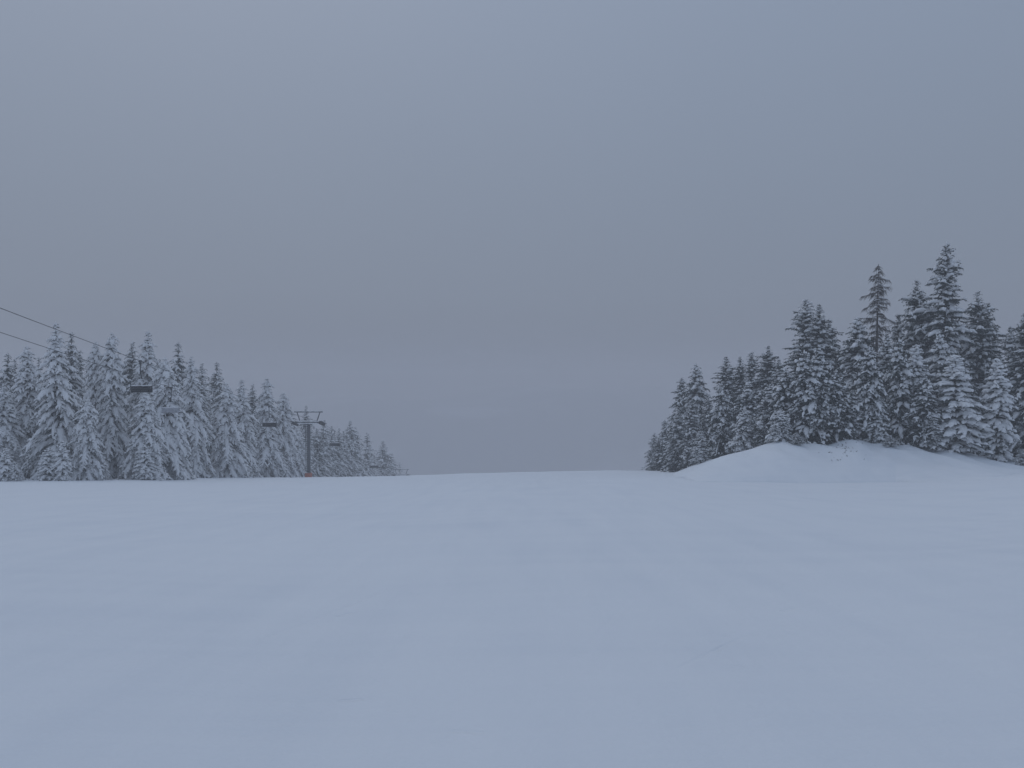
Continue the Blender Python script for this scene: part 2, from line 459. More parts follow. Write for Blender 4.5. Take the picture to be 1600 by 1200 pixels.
def gen_spruce(seed, H=14.0, Rmax=2.5, full=0.85, droop=0.55, snow=1.0, lump=1.0, spacing=0.40, per=6,
               needle=1.0, pillow=False, ragged=0.25, bare=0.02, clump=0.0, bough=1.0, skirt=0.0):
    g = np.random.default_rng(seed)
    # --- branches
    zs = []
    z = H * (0.03 + bare)
    while z < H * 0.985:
        zs.append(z); z += spacing * (0.50 + 0.60 * (1 - z / H)) * g.uniform(0.8, 1.2)
    B = []
    for z in zs:
        f = z / H
        n = max(4, int(round(per * (0.75 + 0.35 * (1 - f)))))
        a0 = g.uniform(0, 6.28)
        tier = g.uniform(1 - ragged, 1 + ragged * 0.7)
        for k in range(n):
            az = a0 + k * 6.283 / n + g.normal(0, 0.22)
            L = Rmax * crown_profile(f, full) * tier * g.uniform(1 - ragged, 1 + ragged * 0.6) + 0.05
            B.append((z + g.normal(0, 0.08), az, L, f))
    B = np.array(B)
    N = len(B)
    zb, az, L, f = B.T
    K = 7
    t = np.linspace(0, 1, K)[None]
    dr = droop * g.uniform(0.7, 1.25, N) * (0.45 + 0.75 * (1 - f))
    a = 0.10 + 0.55 * f ** 2 - 0.12 * (1 - f)
    rr = L[:, None] * (t - 0.10 * dr[:, None] * t ** 2)
    dz = L[:, None] * (a[:, None] * t - dr[:, None] * t ** 1.8)
    bend = g.normal(0, 0.10, N)[:, None] * t ** 2
    ca = np.cos(az[:, None] + bend); sa = np.sin(az[:, None] + bend)
    spine = np.stack([rr * ca, rr * sa, zb[:, None] + dz], -1)
    spine[..., 2] = np.maximum(spine[..., 2], 0.10 + 0.25 * g.random((N, 1)))
    # --- side twigs, both sides
    TW0 = []; TW1 = []; TWs = []; TWi = []
    for i in range(N):
        nt_ = max(2, int(L[i] / 0.26))
        tt = np.linspace(0.22, 0.97, nt_) + g.normal(0, 0.03, nt_)
        for j, q in enumerate(tt):
            q = min(max(q, 0.05), 0.99)
            p = np.array([np.interp(q, t[0], spine[i, :, c]) for c in range(3)])
            side = 1 if j % 2 else -1
            ang = az[i] + side * g.uniform(0.55, 1.15)
            ln = (0.16 + 0.36 * L[i] * (1 - q) ** 0.8 + 0.10 * L[i] * q) * g.uniform(0.6, 1.2)
            ln = min(ln, 1.1, 0.55 * L[i])
            dn = -g.uniform(0.15, 0.75) * (0.35 + droop) * ln
            TW0.append(p); TW1.append(p + np.array([math.cos(ang) * ln, math.sin(ang) * ln, dn]))
            TWs.append(q); TWi.append(i)
    TW0 = np.array(TW0); TW1 = np.array(TW1); TWs = np.array(TWs)
    n2 = len(TW0)
    ln = np.linalg.norm(TW1 - TW0, axis=1)
    # --- snow: lumpy sausages on the branches and twigs
    SV = []; SQ = []; base = 0
    cover = 1 - skirt + skirt * np.clip(f / 0.30, 0, 1)        # sheltered lower boughs carry less snow
    keep = g.random(N) < (0.55 + 0.45 * snow) * cover
    P = spine[keep].copy()
    n1 = len(P)
    Rb = (0.045 + 0.030 * np.sqrt(L[keep]))[:, None] * (0.35 + 1.25 * np.sin(np.pi * np.clip(t * 0.92 + 0.05, 0, 1)) ** 0.7)
    Rb = Rb * g.uniform(0.6, 1.45, (n1, K)) * lump * np.clip(L[keep] / 0.7, 0.35, 1)[:, None]
    Rb = Rb * bough * np.where(g.random((n1, K)) < clump, 0.22, 1.0 + 0.25 * clump)
    Rb[:, 0] *= 0.3; Rb[:, -1] = 0.012
    P[..., 2] += Rb * 0.55
    v, q = tubes(P, Rb, 6, 0.85); SV.append(v); SQ.append(q + base); base += len(v)
    keep2 = g.random(n2) < snow * cover[np.array(TWi)]
    A0, A1, l2 = TW0[keep2], TW1[keep2], ln[keep2]
    m2 = len(A0)
    K2 = 5
    t2 = np.linspace(0.02, 0.96, K2)[None, :, None]
    P2 = A0[:, None] * (1 - t2) + A1[:, None] * t2
    P2[..., 2] += (0.12 * l2[:, None] * (1 - (2 * t2[..., 0] - 1) ** 2))
    R2 = (0.040 + 0.055 * np.sqrt(l2))[:, None] * np.array([0.5, 1.0, 1.15, 0.85, 0.10])[None]
    R2 = R2 * g.uniform(0.55, 1.5, (m2, K2)) * lump * np.where(g.random((m2, K2)) < 0.7 * clump, 0.3, 1.0 + 0.3 * clump)
    P2[..., 2] += R2 * 0.5
    v, q = tubes(P2, R2, 5, 0.8); SV.append(v); SQ.append(q + base); base += len(v)
    if pillow:      # heavy pillows lying on the branch ends
        sel = g.random(N) < 0.55
        n3 = int(sel.sum())
        K3 = 6
        tq = g.uniform(0.55, 0.85, n3)
        c0 = np.stack([np.array([np.interp(tq[i], t[0], spine[sel][i, :, c]) for i in range(n3)]) for c in range(3)], -1)
        d = spine[sel][:, -1] - spine[sel][:, 2]
        d /= np.linalg.norm(d, axis=1, keepdims=True) + 1e-9
        hl = 0.20 + 0.16 * L[sel]
        tt = np.linspace(-1, 1, K3)[None, :, None]
        P3 = c0[:, None] + d[:, None] * hl[:, None, None] * tt
        P3[..., 2] += 0.06 - 0.10 * tt[..., 0] ** 2
        R3 = (0.10 + 0.075 * L[sel])[:, None] * np.array([0.15, 0.85, 1.1, 1.1, 0.85, 0.08])[None] * g.uniform(0.85, 1.2, (n3, K3)) * 1.05
        v, q = tubes(P3, R3, 8, 0.8); SV.append(v); SQ.append(q + base); base += len(v)
    # snow on the leader
    tip = np.array([[[0, 0, H * 0.93], [0.03, 0.02, H * 0.96], [0, 0.02, H * 0.985], [0, 0, H]]])
    v, q = tubes(tip, np.array([[0.03, 0.055, 0.04, 0.01]]) * lump, 5); SV.append(v); SQ.append(q + base)
    snow_v, snow_q = np.vstack(SV), np.vstack(SQ)
    # --- needles: narrow blades hanging round the twigs and under the spine
    def blades(p0, p1, per_unit, wl, ll, hang, sc):
        l = np.linalg.norm(p1 - p0, axis=1)
        cnt = np.maximum(2, (l * per_unit).astype(int))
        idx = np.repeat(np.arange(len(l)), cnt)
        m = len(idx)
        s = g.random(m)[:, None]
        o = p0[idx] * (1 - s) + p1[idx] * s
        d = p1[idx] - p0[idx]; d /= np.linalg.norm(d, axis=1, keepdims=True) + 1e-9
        r = g.normal(0, 1, (m, 3)); r[:, 2] = r[:, 2] * 0.5 - hang
        dirv = d * g.uniform(0.2, 1.1, (m, 1)) + r * 0.75
        dirv /= np.linalg.norm(dirv, axis=1, keepdims=True) + 1e-9
        le = g.uniform(ll[0], ll[1], (m, 1)) * sc[idx][:, None]; wi = g.uniform(wl[0], wl[1], (m, 1))
        sd = np.cross(dirv, g.normal(0, 1, (m, 3))); sd /= np.linalg.norm(sd, axis=1, keepdims=True) + 1e-9
        return np.stack([o - sd * wi, o + sd * wi, o + dirv * le], 1).reshape(-1, 3)
    lsc = np.clip(L / 1.1, 0.30, 1.0)
    NV = [blades(TW0, TW1, 20 * needle, (0.018, 0.045), (0.12, 0.30), 0.75, lsc[np.array(TWi)])]
    s0 = spine[:, :-1].reshape(-1, 3); s1 = spine[:, 1:].reshape(-1, 3)
    NV.append(blades(s0, s1, 16 * needle, (0.02, 0.05), (0.14, 0.36), 0.85, np.repeat(lsc, K - 1)))
    # inner shade foliage close to the trunk
    NV.append(blades(spine[:, 0], spine[:, 3], 16 * needle, (0.05, 0.12), (0.25, 0.6), 0.9, lsc))
    nv = np.vstack(NV)
    nv[:, 2] = np.maximum(nv[:, 2], 0.02)
    nt_ = np.arange(len(nv)).reshape(-1, 3)
    # woody branch cores belong to the crown mesh
    bv, bq = tubes(spine, np.linspace(1, 0.25, K)[None] * (0.012 + 0.009 * L)[:, None], 4)
    verts = np.vstack([nv, bv])
    return dict(crown=(verts, bq + len(nv), nt_), snow=(snow_v, snow_q), H=H, R=Rmax, seed=seed)

def trunk_mesh(H, r, seed, mat):
    g = np.random.default_rng(seed + 99)
    zz = np.linspace(-0.4, H * 0.985, 9)
    p = np.stack([g.normal(0, 0.03, 9), g.normal(0, 0.03, 9), zz], -1); p[0, :2] = 0
    v, q = tubes(p[None], (r * (1 - (zz + 0.4) / (H + 0.6)) ** 0.9 + 0.012)[None], 8)
    return make_mesh('trunk', v, q, mat=mat)

PROTO = {}
def proto(key, needles, **kw):
    d = gen_spruce(**kw)
    cv, cq, ct = d['crown']
    PROTO[key] = dict(
        crown=make_mesh('crown', cv, cq, ct, needles, smooth=False),
        snow=make_mesh('snow_load', *d['snow'], mat=M_TSNOW, smooth=True),
        trunk=trunk_mesh(d['H'], 0.022 * d['H'] * 0.55, d['seed'], M_BARK), H=d['H'], R=d['R'])

# snow laden spruces by the lift
for i in range(5):
    proto('heavy%d' % i, M_NEEDLE_L, seed=11 + i, H=15, Rmax=[2.5, 2.8, 2.3, 2.6, 2.9][i], full=[0.85, 0.75, 0.9, 0.8, 0.7][i],
          droop=[1.1, 1.3, 1.0, 1.2, 1.4][i], snow=0.95, lump=[1.35, 1.5, 1.25, 1.4, 1.55][i], spacing=0.58, per=6, needle=1.0, ragged=0.36, bough=1.35)
for i in range(3):   # slimmer, darker spruces in the second row
    proto('back%d' % i, M_NEEDLE_L, seed=31 + i, H=15, Rmax=[1.9, 2.1, 1.7][i], full=0.8, droop=1.0, snow=0.55, lump=1.05,
          spacing=0.46, per=5, needle=1.1, ragged=0.35)
# darker spruces on the bank
for i in range(5):
    proto('dark%d' % i, M_NEEDLE_R, seed=51 + i, H=13, Rmax=[2.2, 2.5, 2.0, 2.3, 2.6][i], full=[0.8, 0.7, 0.85, 0.75, 0.65][i],
          droop=[0.7, 0.8, 0.65, 0.75, 0.85][i], snow=[0.42, 0.36, 0.46, 0.34, 0.40][i], lump=1.45, spacing=0.44, per=6, needle=1.7, ragged=0.38, clump=0.55, skirt=0.6)
for i in range(3):   # tall, open, darker
    proto('tall%d' % i, M_NEEDLE_R, seed=71 + i, H=16, Rmax=[2.3, 2.0, 2.5][i], full=[0.65, 0.7, 0.6][i], droop=[0.45, 0.4, 0.55][i],
          snow=[0.38, 0.30, 0.34][i], lump=1.45, spacing=0.47, per=6, needle=1.6, ragged=0.42, clump=0.5)
for i in range(4):   # front row of the bank, flecked with snow clumps
    proto('fleck%d' % i, M_NEEDLE_R, seed=131 + i, H=10, Rmax=[1.7, 1.9, 1.6, 2.0][i], full=[0.75, 0.65, 0.8, 0.7][i], droop=[0.75, 0.85, 0.7, 0.8][i],
          snow=[0.52, 0.44, 0.58, 0.48][i], lump=[1.45, 1.4, 1.55, 1.45][i], spacing=0.40, per=6, needle=1.6, ragged=0.38, clump=0.55, skirt=0.8)
for i in range(3):   # younger, well covered
    proto('young%d' % i, M_NEEDLE_R, seed=91 + i, H=6, Rmax=[1.35, 1.5, 1.2][i], full=0.75, droop=[0.4, 0.5, 0.35][i], snow=0.8,
          lump=[1.25, 1.4, 1.1][i], spacing=0.36, per=6, needle=1.0, ragged=0.25, clump=0.3)
for i in range(2):   # pillows of snow
    proto('pillow%d' % i, M_NEEDLE_R, seed=111 + i, H=9, Rmax=[1.35, 1.7][i], full=[0.55, 0.7][i], droop=[0.55, 0.5][i], snow=0.85, lump=1.5,
          spacing=0.55, per=6, needle=0.9, pillow=True, ragged=0.25)
for i in range(2):   # small tiered trees at the foot of the left wood
    proto('sapling%d' % i, M_NEEDLE_L, seed=121 + i, H=4, Rmax=[0.95, 1.05][i], full=[0.8, 0.7][i], droop=0.55, snow=0.95, lump=1.3,
          spacing=0.42, per=6, needle=0.7, ragged=0.15)

def larch_proto():
    g = np.random.default_rng(7)
    H = 17.0
    br = []; tw = []; rbr = []; rtw = []; sn = []; rsn = []
    z = 5.0
    while z < H * 0.98:
        f = z / H
        for k in range(g.integers(2, 4)):
            az = g.uniform(0, 6.283)
            L = (3.4 * (1 - f) ** 0.75 + 0.15) * g.choice([0.3, 0.45, 0.6, 0.8, 1.15])
            up = g.uniform(-0.1, 0.25); dr = g.uniform(0.15, 0.55)
            t = np.linspace(0, 1, 7)
            r = L * t
            p = np.stack([r * math.cos(az) + g.normal(0, 0.04, 7) * t, r * math.sin(az) + g.normal(0, 0.04, 7) * t,
                          z + L * (up * t - dr * t ** 2 + 0.18 * t ** 4) + g.normal(0, 0.03, 7) * t], -1)
            br.append(p); rbr.append(np.linspace(0.030, 0.010, 7) * (0.7 + 0.3 * L))
            if g.random() < 0.8:
                q = p.copy(); q[:, 2] += 0.035; sn.append(q)
                rr = g.uniform(0.015, 0.075, 7); rr[-1] = 0.005; rsn.append(rr)
            for j in range(int(10 + 22 * L)):
                s = g.uniform(0.15, 1.0)
                o = np.array([np.interp(s, t, p[:, c]) for c in range(3)])
                a2 = az + g.normal(0, 1.0); l = g.uniform(0.15, 0.6)
                d = np.array([math.cos(a2) * l * 0.6, math.sin(a2) * l * 0.6, -l * g.uniform(0.3, 1.0)])
                tt = np.linspace(0, 1, 4)[:, None]
                w = o + d * tt; w[:, 2] -= 0.06 * tt[:, 0] ** 2
                tw.append(w); rtw.append(np.array([0.017, 0.014, 0.012, 0.005]))
        z += g.uniform(0.16, 0.34)
    v1, q1 = tubes(np.array(br), np.array(rbr), 5)
    v2, q2 = tubes(np.array(tw), np.array(rtw), 3)
    cr = make_mesh('crown', np.vstack([v1, v2]), np.vstack([q1, q2 + len(v1)]), mat=M_LARCH)
    v3, q3 = tubes(np.array(sn), np.array(rsn), 5, 0.8)
    PROTO['larch'] = dict(crown=cr, snow=make_mesh('snow_load', v3, q3, mat=M_TSNOW), trunk=trunk_mesh(H, 0.19, 7, M_BARK), H=H, R=2.2)
larch_proto()

FIRST = {}
RNG = np.random.default_rng(5)
def tree(kind, x, ytop, Y, half, label, group, cat='tree', name='spruce_tree', rz=None, tilt=0.0):
    """a tree standing on the terrain at depth Y under picture column x; half = widest half width in pixels"""
    X = (x - 800) / F * Y
    zb = surf_z(X, Y) - 0.05
    h = (600 - ytop) / F * Y - zb
    pr = PROTO[kind]
    sz = h / pr['H']
    sxy = (half / F * Y) / (pr['R'] * 0.86)
    r = RNG.uniform(0, 6.283) if rz is None else rz
    root = empty(name, (X, Y, zb), r)
    root.rotation_euler = (RNG.normal(0, 0.016) + tilt, RNG.normal(0, 0.016), r)
    root.scale = (sxy, sxy, sz)
    tag(root, label, cat, group)
    if kind not in FIRST:
        t = obj('trunk', pr['trunk'], root); c = obj('crown', pr['crown'], root); s = obj('snow_load', pr['snow'], c)
        FIRST[kind] = (t, c, s)
    else:
        t, c, s = [o.copy() for o in FIRST[kind]]
        link(t, root); link(c, root); link(s, c)
    return root

GL = 'snow laden spruces along the chairlift'
GS = 'young trees at the foot of the left wood'
GR = 'spruces on the snow bank'
GY = 'young snowy trees among the bank spruces'

LEFT = [
 # second row
 ('back0',   -14, 560, 92, 22, 'dark spruce cut by the left picture edge, behind the leftmost row'),
 ('back1',     8, 549, 90, 24, 'frosty spruce with dark top, leftmost top against the sky'),
 ('back2',    27, 560, 98, 17, 'small dark pointed spruce top, second from the left edge'),
 ('back0',    65, 556, 96, 17, 'dark spruce top showing between the two tallest leftmost spruces'),
 ('back1',   107, 515, 92, 24, 'spruce just behind right shoulder of the tallest left spruce'),
 ('back2',   125, 546, 96, 19, 'slender grey spruce between the tallest left spruce and its right neighbour'),
 ('back0',   204, 531, 100, 24, 'spruce with snowy top directly above the nearest dark lift chair'),
 ('back1',   279, 532, 108, 25, 'tall spruce with lumpy narrow top above the pale frosted lift chair'),
 ('back2',   314, 566, 118, 20, 'second thin top just right of the broad frosty spruce past the pale chair'),
 ('back1',   337, 563, 122, 22, 'narrow dark spruce spire standing alone above its neighbours mid wood'),
 ('back0',   395, 598, 130, 18, 'dark spruce behind the twin topped tree near the second dark chair'),
 ('back2',   456, 640, 150, 18, 'low grey spruce just left of the lift tower head'),
 ('back0',   476, 632, 158, 14, 'spruce whose tip pokes up through the lift tower head frame'),
 ('back0',    45, 572, 112, 22, 'dark grey spruce filling the gap behind the down sloping boughs near left edge'),
 ('back2',   166, 570, 112, 22, 'dark spruce half hidden between the two white spruces left of nearest chair'),
 ('back1',   190, 560, 116, 24, 'shaded spruce behind the tall white spruce left of the nearest dark chair'),
 ('back2',   245, 560, 116, 24, 'shaded spruce right behind the hanger of the nearest dark chair'),
 ('back0',   266, 575, 120, 24, 'shaded spruce behind the wide one with sweeping boughs'),
 ('back1',   322, 600, 128, 22, 'shaded spruce behind the gap left of the lone dark spire'),
 ('back0',   366, 620, 134, 22, 'shaded spruce behind the rounded rime covered spruce'),
 ('back2',   430, 635, 150, 18, 'shaded spruce seen between pointed spruce and round shouldered one'),
 ('back1',   486, 668, 180, 20, 'hazy spruce directly behind the lift tower pole'),
 # first row
 ('heavy0',   45, 539, 82, 38, 'broad spruce with regular down sloping snowy boughs, near left edge'),
 ('heavy3',    6, 600, 79, 34, 'shaggy spruce half cut off by the left picture edge'),
 ('heavy2',   92, 501, 78, 37, 'tallest spruce of the left wood, crossed by both lift cables'),
 ('heavy1',  149, 531, 85, 29, 'frosty spruce whose tip just touches the upper lift cable'),
 ('heavy4',  136, 622, 76, 30, 'short blunt spruce with drooping white boughs right of the tallest one'),
 ('heavy0',  177, 517, 84, 34, 'tall white spruce left of the nearest dark lift chair'),
 ('heavy2',  226, 514, 90, 37, 'tall spruce rising behind the hanger of the nearest dark chair'),
 ('heavy1',  228, 612, 80, 34, 'white hung spruce right below the nearest dark lift chair'),
 ('heavy4',  258, 556, 84, 40, 'wide spruce with long white boughs sweeping right, behind the pale chair'),
 ('heavy3',  304, 557, 100, 32, 'broad frosty spruce just right of the pale frosted chair'),
 ('heavy4',  354, 596, 104, 34, 'rounded broad spruce covered in rime, right of the lone dark spire'),
 ('heavy2',  379, 591, 112, 26, 'twin topped snowy spruce left of the second dark lift chair'),
 ('heavy0',  417, 589, 124, 28, 'pointed spruce directly behind the second dark lift chair'),
 ('heavy1',  440, 612, 132, 25, 'round shouldered white spruce between second dark chair and lift tower'),
 ('heavy3',  466, 668, 146, 22, 'low white spruce at the left foot of the lift tower'),
 ('back0',   496, 668, 165, 19, 'hazy spruce just right of the lift tower pole'),
 ('back1',   508, 654, 176, 16, 'hazy spruce top by the right end of the tower crossarm'),
 ('back2',   519, 665, 182, 15, 'faint spruce directly above the third dark chair'),
 ('back0',   528, 667, 186, 13, 'faint dark spruce just right above the third dark chair'),
 ('back2',   537, 673, 190, 13, 'faint spruce between the third dark chair and the hazy twin spires'),
 ('back1',   546, 655, 196, 18, 'hazy spire, taller of a pair right of the third dark chair'),
 ('back0',   555, 665, 204, 16, 'hazy spire, lower of a pair right of the third dark chair'),
 ('back2',   573, 675, 222, 16, 'lone hazy pointed spruce right above the farthest chair'),
 ('back0',   597, 687, 244, 21, 'wide pale hazy spruce right of the farthest chair'),
 ('back1',   613, 706, 262, 14, 'small pale spruce between wide hazy spruce and farthest tower'),
 ('back2',   627, 720, 285, 10, 'tiny faint spruce tip just behind the farthest lift tower frame'),
 ('back1',   582, 706, 236, 13, 'low hazy spruce behind the farthest chair'),
]
for k, x, y, Y, w, lab in LEFT:
    tree(k, x, y, Y, w * (1.12 if k[0] == 'b' else 0.93), lab, GL)
SMALL_L = [
 ('sapling0',  8, 700, 71.5, 14, 'tiered snow covered young spruce at the far left foot of the wood'),
 ('sapling1', 23, 722, 71.5, 9,  'thin sparse sapling beside the leftmost young spruce'),
 ('sapling0', 33, 734, 71.5, 4,  'tiny snow capped sapling spike, third from the left edge'),
 ('sapling1', 76, 701, 73, 15, 'bushy frosted young spruce left of the tiered white one'),
 ('sapling0', 98, 688, 72.5, 13, 'neat tiered white young spruce before the tallest left spruce'),
 ('sapling1', 226, 696, 78, 15, 'frosted young spruce at the wood edge below nearest dark chair'),
]
for k, x, y, Y, w, lab in SMALL_L:
    tree(k, x, y, Y, w, lab, GS, name='young_spruce')

RIGHT = [
 # far left end, running downhill
 ('dark0', 1022, 676, 128, 13, 'hazy small spruce, leftmost of the right hand wood'),
 ('dark2', 1031, 683, 116, 15, 'low spruce with ray like boughs at left end of right wood'),
 ('dark1', 1040, 655, 122, 15, 'second step up in the left end of right wood'),
 ('dark3', 1064, 590, 112, 24, 'pointed spruce one step below the first tall one of right wood'),
 ('dark4', 1087, 568, 106, 29, 'first tall conical spruce from the left in right wood'),
 ('dark0', 1056, 640, 104, 20, 'bushy spruce in front of the pointed one at left end of right wood'),
 ('dark2', 1080, 625, 99, 22, 'dense lumpy spruce in front of first tall conical spruce'),
 ('tall1', 1136, 556, 98, 26, 'dark topped spruce with a bough sticking out left'),
 ('dark1', 1108, 620, 100, 20, 'shaded spruce behind the lone young tree at left of bank'),
 ('tall1', 1157, 556, 96, 20, 'thin dark spire, left of three dark tops before the tallest dark pair'),
 ('tall0', 1175, 548, 95, 23, 'middle of three dark spires left of the tall dark pair'),
 ('tall2', 1197, 539, 94, 28, 'right and tallest of three dark spires left of the tall dark pair'),
 ('fleck1', 1128, 600, 84, 21, 'lumpy spruce standing on the left foot of the snow bank'),
 ('fleck0', 1168, 598, 80, 24, 'snow dotted spruce where the bank begins to rise'),
 ('fleck2', 1202, 600, 74, 27, 'bushy spruce at the left shoulder of the snow bank'),
 ('tall0', 1254, 465, 84, 40, 'tall dark spruce with long bare boughs to its left'),
 ('tall1', 1277, 474, 84, 28, 'dark spire close right of the tall spruce with long left boughs'),
 ('tall2', 1293, 497, 88, 30, 'dark spruce, right one of the tall dark trio'),
 ('fleck3', 1228, 573, 71.5, 28, 'dense snow flecked spruce left below the tall dark trio'),
 ('fleck0', 1259, 546, 70.2, 26, 'flecked spruce in front of the tall dark trio, left one of two'),
 ('fleck2', 1279, 538, 69.9, 26, 'white dotted spruce in front of tall dark trio, right one of two'),
 ('dark4', 1337, 496, 76, 42, 'broad dark conical spruce left of the bare larch'),
 ('fleck1', 1307, 580, 70, 26, 'dark based bushy spruce at left foot of broad conical spruce'),
 ('dark0', 1403, 490, 82, 28, 'snowy spruce top just right behind the bare larch'),
 ('fleck3', 1360, 540, 70, 27, 'dense spruce below the bare larch, dark at its base'),
 ('fleck2', 1383, 528, 73, 25, 'snow lumped spruce right below the larch trunk'),
 ('fleck0', 1407, 527, 70.5, 24, 'white lumped spruce between larch and the dark twin trees'),
 ('tall2', 1432, 436, 80, 34, 'dark tall spruce leaning on left side of the tallest tree'),
 ('tall0', 1476, 378, 78, 44, 'tallest tree of all with bushy dark crown'),
 ('pillow1',1433, 538, 71, 27, 'spruce with rounded snow pillows at its top, below dark tall spruce'),
 ('fleck1', 1443, 585, 69.3, 28, 'dark bodied spruce on the bank before the tallest tree'),
 ('fleck2', 1471, 517, 72, 27, 'snowy pointed spruce in front of the tallest tree'),
 ('tall2', 1530, 453, 79, 36, 'tall drooping grey spruce right of the tallest tree'),
 ('tall1', 1542, 472, 82, 28, 'dark side top at the right shoulder of the drooping grey spruce'),
 ('tall0', 1583, 507, 78, 27, 'dark spruce behind the pillow covered young tree'),
 ('dark1', 1215, 560, 88, 24, 'shaded spruce behind the long bare boughs of the tall dark spruce'),
 ('dark3', 1310, 545, 84, 24, 'shaded spruce filling the gap left of the broad dark conical spruce'),
 ('tall1', 1385, 520, 86, 24, 'shaded spruce directly behind the larch trunk on its right'),
 ('tall0', 1352, 530, 86, 24, 'shaded spruce directly behind the larch trunk on its left'),
 ('tall1', 1452, 470, 84, 26, 'shaded dark spruce between the dark tall spruce and the tallest tree'),
 ('tall2', 1502, 500, 86, 26, 'shaded dark spruce between the tallest tree and the drooping grey spruce'),
 ('dark2', 1562, 545, 84, 24, 'shaded spruce in the gap right of the drooping grey spruce'),
 ('dark4', 1150, 600, 100, 22, 'shaded spruce low between the two leftmost dark spires'),
 ('tall2', 1604, 486, 74, 34, 'dark spruce cut off by the right picture edge'),
 ('dark1', 1566, 590, 80, 30, 'shadowy spruce between drooping grey spruce and the right edge'),
 ('dark3', 1512, 560, 76, 28, 'shaded spruce between wide front spruce and pillow covered tree'),
]
for k, x, y, Y, w, lab in RIGHT:
    tree(k, x, y, Y, w * 0.98, lab, GR)
tree('larch', 1367, 408, 79, 37, 'bare brownish larch with thin crooked branches above the spruces', 'larch above the spruces', name='larch_tree')
SMALL_R = [
 ('young0', 1095, 674, 90, 15, 'lone young tree white with snow at left foot of bank'),
 ('young1', 1163, 640, 76, 19, 'young snowy spruce on the rising left flank of bank'),
 ('young2', 1244, 676, 67.6, 9, 'tiny snowy shrub like spruce low on the bank beneath tall dark trio'),
 ('young0', 1391, 682, 67.2, 11, 'snow capped bush sized spruce on bank right of dirt patch'),
 ('young1', 1219, 640, 69.6, 18, 'squat snowy spruce on the crest of the bank, left part'),
 ('young2', 1330, 610, 70.5, 22, 'lumpy young spruce behind the dirt patch on bank'),
 ('young0', 1370, 625, 69.3, 19, 'young dark footed spruce right of the dirt patch'),
 ('pillow1', 1493, 554, 69, 37, 'wide front spruce with spreading snow pillows and dark skirt'),
 ('pillow0', 1558, 562, 68.5, 23, 'young tree bulging with big round snow pillows'),
 ('young1', 1458, 655, 68.4, 18, 'low dark spruce tucked left of the wide front spruce'),
 ('young0', 1598, 702, 66, 12, 'small snowy bush at right picture edge'),
]
for k, x, y, Y, w, lab in SMALL_R:
    tree(k, x, y, Y, w, lab, GY, name='young_spruce')

# the woods go on a little past both picture edges
for k, x, y, Y, w in [('tall1', 1640, 505, 80, 32), ('dark3', 1672, 540, 76, 30), ('tall0', 1705, 520, 84, 34), ('fleck1', 1650, 600, 72, 28)]:
    tree(k, x, y, Y, w, 'spruce continuing the dark wood beyond the right picture edge', 'spruces past the right picture edge')
for k, x, y, Y, w in [('heavy1', -32, 560, 84, 30), ('back1', -60, 545, 92, 26), ('heavy3', -80, 570, 82, 32)]:
    tree(k, x, y, Y, w, 'spruce continuing the frosty wood beyond the left picture edge', 'spruces past the left picture edge')

# ------------------------------------------------------------------ chairlift
XA, XB_ = -29.6, -33.8          # the two rope lines
XC = (XA + XB_) / 2
def rope_z(Y):
    if Y <= 124:
        u = (Y - 46) / 78.0
        return 4.4 + (-6.0 - 4.4) * u - 0.35 * 4 * u * (1 - u) * (1 if Y > 46 else 0)
    if Y <= 228:
        u = (Y - 124) / 104.0
        return -6.0 + (-26.0 + 6.0) * u - 0.5 * 4 * u * (1 - u)
    return -26.0 - 0.24 * (Y - 228)

for X, lab in ((XA, 'dark lift cable nearer the piste, upper of two lines at left edge'),
               (XB_, 'dark lift cable nearer the trees, lower of two lines at left edge')):
    ys = np.concatenate([np.linspace(-60, 46, 12), np.linspace(49, 124, 26), np.linspace(127, 228, 34), np.linspace(235, 340, 12)])
    m = MB()
    m.tube([(X, y, rope_z(y)) for y in ys], 0.022, 6)
    c = m.build('lift_cable', M_ROPE, None, smooth=True)
    tag(c, lab, 'cable', 'haul ropes of the chairlift')

def lumpy_strip(x0, x1, y, z, w, h, seed, n=14):
    """snow lying along a beam"""
    g = np.random.default_rng(seed)
    xs = np.linspace(x0, x1, n)
    r = w * g.uniform(0.8, 1.15, n); r[0] *= 0.4; r[-1] *= 0.4
    return [(x, y, z) for x in xs], r

